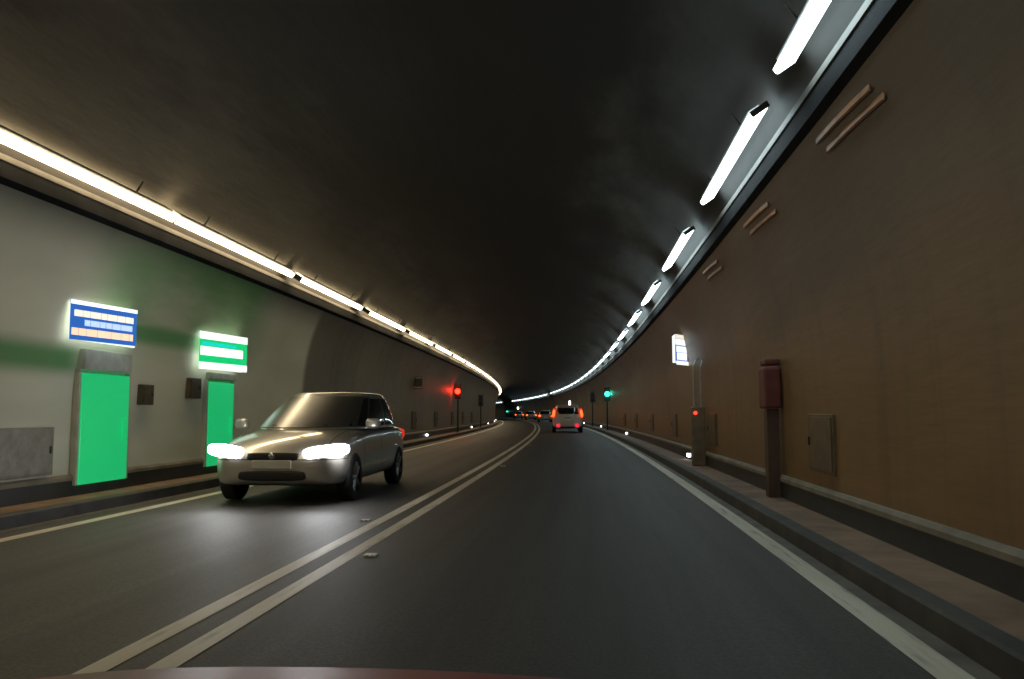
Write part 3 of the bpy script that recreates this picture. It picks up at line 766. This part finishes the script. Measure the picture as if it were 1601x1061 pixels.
# --- white people carrier ahead, seen from behind
def carrier():
    s, lat = 52.1, -0.22
    t = thing('car', s, lat, roadz(lat), 'white people carrier ahead in the right lane with tall brake lights lit', 'car')
    secs = [(2.0, 0.58, 0.34, 0.62, 0.68), (1.92, 0.74, 0.27, 0.72, 0.80), (1.6, 0.86, 0.22, 0.86, 0.95), (1.1, 0.895, 0.22, 0.95, 1.04),
            (0.0, 0.905, 0.22, 1.0, 1.06), (-1.4, 0.905, 0.24, 1.0, 1.06), (-1.88, 0.885, 0.30, 0.98, 1.05), (-2.0, 0.83, 0.36, 0.93, 1.0)]
    loft_body('body', secs, M['white'], t, (1.25, -1.3), 0.36)
    cb = Cabin(0.98, 1.60, 1.25, 0.35, -1.98, -1.80, 0.85, 0.66, 5.0, 0.05)
    cb.shell('cabin', M['white'], t)
    cb.patch('windscreen', 'front', -0.93, 0.93, 0.05, 0.93, M['glass'], t)
    cb.patch('rear_window', 'back', -0.80, 0.80, 0.18, 0.80, M['glass'], t)
    for w in ('right', 'left'):
        cb.patch('side_window', w, 0.05, 0.86, 0.08, 0.86, M['glass'], t, slant=(0.0, -0.1)); cb.patch('side_window', w, -0.80, 0.0, 0.08, 0.86, M['glass'], t)
    for sx in (-1, 1):
        for y in (1.25, -1.3): wheel(t, sx * 0.80, y, 0.325, 0.21)
        ell(t, 'tail_light', (sx * 0.815, -1.925, 1.14), (0.085, 0.075, 0.24), M['tail'], 0.6, (0, sx * -0.16, 0))
        ell(t, 'tail_light_surround', (sx * 0.80, -1.915, 1.15), (0.115, 0.07, 0.31), M['tailred'], 0.6, (0, sx * -0.16, 0))
        ell(t, 'fog_lamp', (sx * 0.56, -2.02, 0.42), (0.12, 0.05, 0.11), M['reflector'], 0.6)
        ell(t, 'headlight', (sx * 0.66, 1.85, 0.74), (0.2, 0.1, 0.08), M['diffpale'], 0.6)
        ell(t, 'mirror', (sx * 0.99, 0.75, 1.08), (0.11, 0.06, 0.085), M['white'], 0.6)
    bxp(t, 'lower_bumper', M['black'], -0.74, 0.74, -1.99, -1.80, 0.24, 0.36, bev=0.03)
    bxp(t, 'number_plate', M['plate'], -0.26, 0.26, -2.025, -2.0, 0.66, 0.77)
    bxp(t, 'tailgate_handle', M['chrome'], -0.2, 0.2, -2.02, -1.985, 0.86, 0.90)
    bxp(t, 'rear_wiper', M['black'], -0.01, 0.03, -1.975, -1.945, 1.08, 1.3, bev=0.004)
    bxp(t, 'spoiler', M['white'], -0.60, 0.60, -1.93, -1.72, 1.60, 1.635, bev=0.012)
    ell(t, 'roof_lamp', (0.14, -1.55, 1.74), (0.06, 0.05, 0.16), M['beacon'], 0.7)
    return t
carrier()

# --- saloon seen from behind, copied twice for the traffic farther on
def saloon(label, s, lat):
    t = thing('car', s, lat, roadz(lat), label, 'car', 'far cars driving away with brake lights on')
    secs = [(2.2, 0.58, 0.34, 0.58, 0.64), (2.1, 0.76, 0.27, 0.66, 0.74), (1.6, 0.87, 0.22, 0.80, 0.89), (0.9, 0.89, 0.22, 0.88, 0.97),
            (-0.8, 0.90, 0.22, 0.90, 0.98), (-1.7, 0.885, 0.25, 0.90, 0.99), (-2.12, 0.84, 0.30, 0.86, 0.96), (-2.22, 0.74, 0.38, 0.80, 0.90)]
    loft_body('body', secs, M['sedan'], t, (1.4, -1.35), 0.35)
    cb = Cabin(0.93, 1.43, 1.0, 0.25, -1.95, -1.15, 0.82, 0.60)
    cb.shell('cabin', M['sedan'], t)
    cb.patch('windscreen', 'front', -0.92, 0.92, 0.05, 0.92, M['glass'], t)
    cb.patch('rear_window', 'back', -0.86, 0.86, 0.12, 0.90, M['glass'], t)
    for w in ('right', 'left'):
        cb.patch('side_window', w, 0.05, 0.85, 0.08, 0.86, M['glass'], t, slant=(0, -0.1)); cb.patch('side_window', w, -0.75, 0.0, 0.08, 0.86, M['glass'], t)
    for sx in (-1, 1):
        for y in (1.4, -1.35): wheel(t, sx * 0.79, y)
        ell(t, 'tail_light', (sx * 0.74, -2.13, 0.80), (0.16, 0.09, 0.13), M['tail'], 0.6)
        ell(t, 'mirror', (sx * 0.96, 0.72, 1.0), (0.1, 0.06, 0.07), M['sedan'], 0.6)
    bxp(t, 'number_plate', M['plate'], -0.26, 0.26, -2.235, -2.20, 0.58, 0.69)
    bxp(t, 'lower_bumper', M['black'], -0.70, 0.70, -2.19, -2.02, 0.25, 0.36, bev=0.03)
    return t
c2 = saloon('grey car just left of the white people carrier, farther on with brake lights lit', 107.0, -0.3)
for s, lab in ((142.0, 'small far car, middle of the three beyond the white people carrier'), (171.0, 'farthest car in view, two red dots near the far bend')):
    o = copy_tree(c2); o['label'] = lab; o.location = P(s, -0.3, 0.01); o.rotation_euler = (0, 0, ang(s))

# --- the red car the picture is taken from: its front end up to the windscreen cowl
def red_car():
    t = thing('car', 0.0, -0.45, 0.0, 'red car bonnet along the bottom edge of the view', 'car')
    secs = [(1.98, 0.56, 0.34, 0.50, 0.53), (1.90, 0.72, 0.26, 0.56, 0.61), (1.72, 0.80, 0.22, 0.63, 0.70), (1.42, 0.83, 0.22, 0.69, 0.766),
            (1.0, 0.84, 0.22, 0.75, 0.83), (0.55, 0.85, 0.22, 0.80, 0.865), (0.35, 0.85, 0.22, 0.81, 0.86), (0.25, 0.84, 0.24, 0.80, 0.85)]
    loft_body('body', secs, M['red'], t, (1.15,), 0.34)
    for sx in (-1, 1):
        wheel(t, sx * 0.74, 1.15, 0.30, 0.19)
        ell(t, 'headlight', (sx * 0.58, 1.84, 0.50), (0.2, 0.10, 0.06), M['diffpale'], 0.6, (0, 0, sx * -0.4))
    bxp(t, 'cowl', M['black'], -0.72, 0.72, 0.18, 0.42, 0.855, 0.885, bev=0.01)
    bxp(t, 'number_plate', M['plate'], -0.26, 0.26, 1.975, 1.995, 0.38, 0.49)
    return t
red_car()
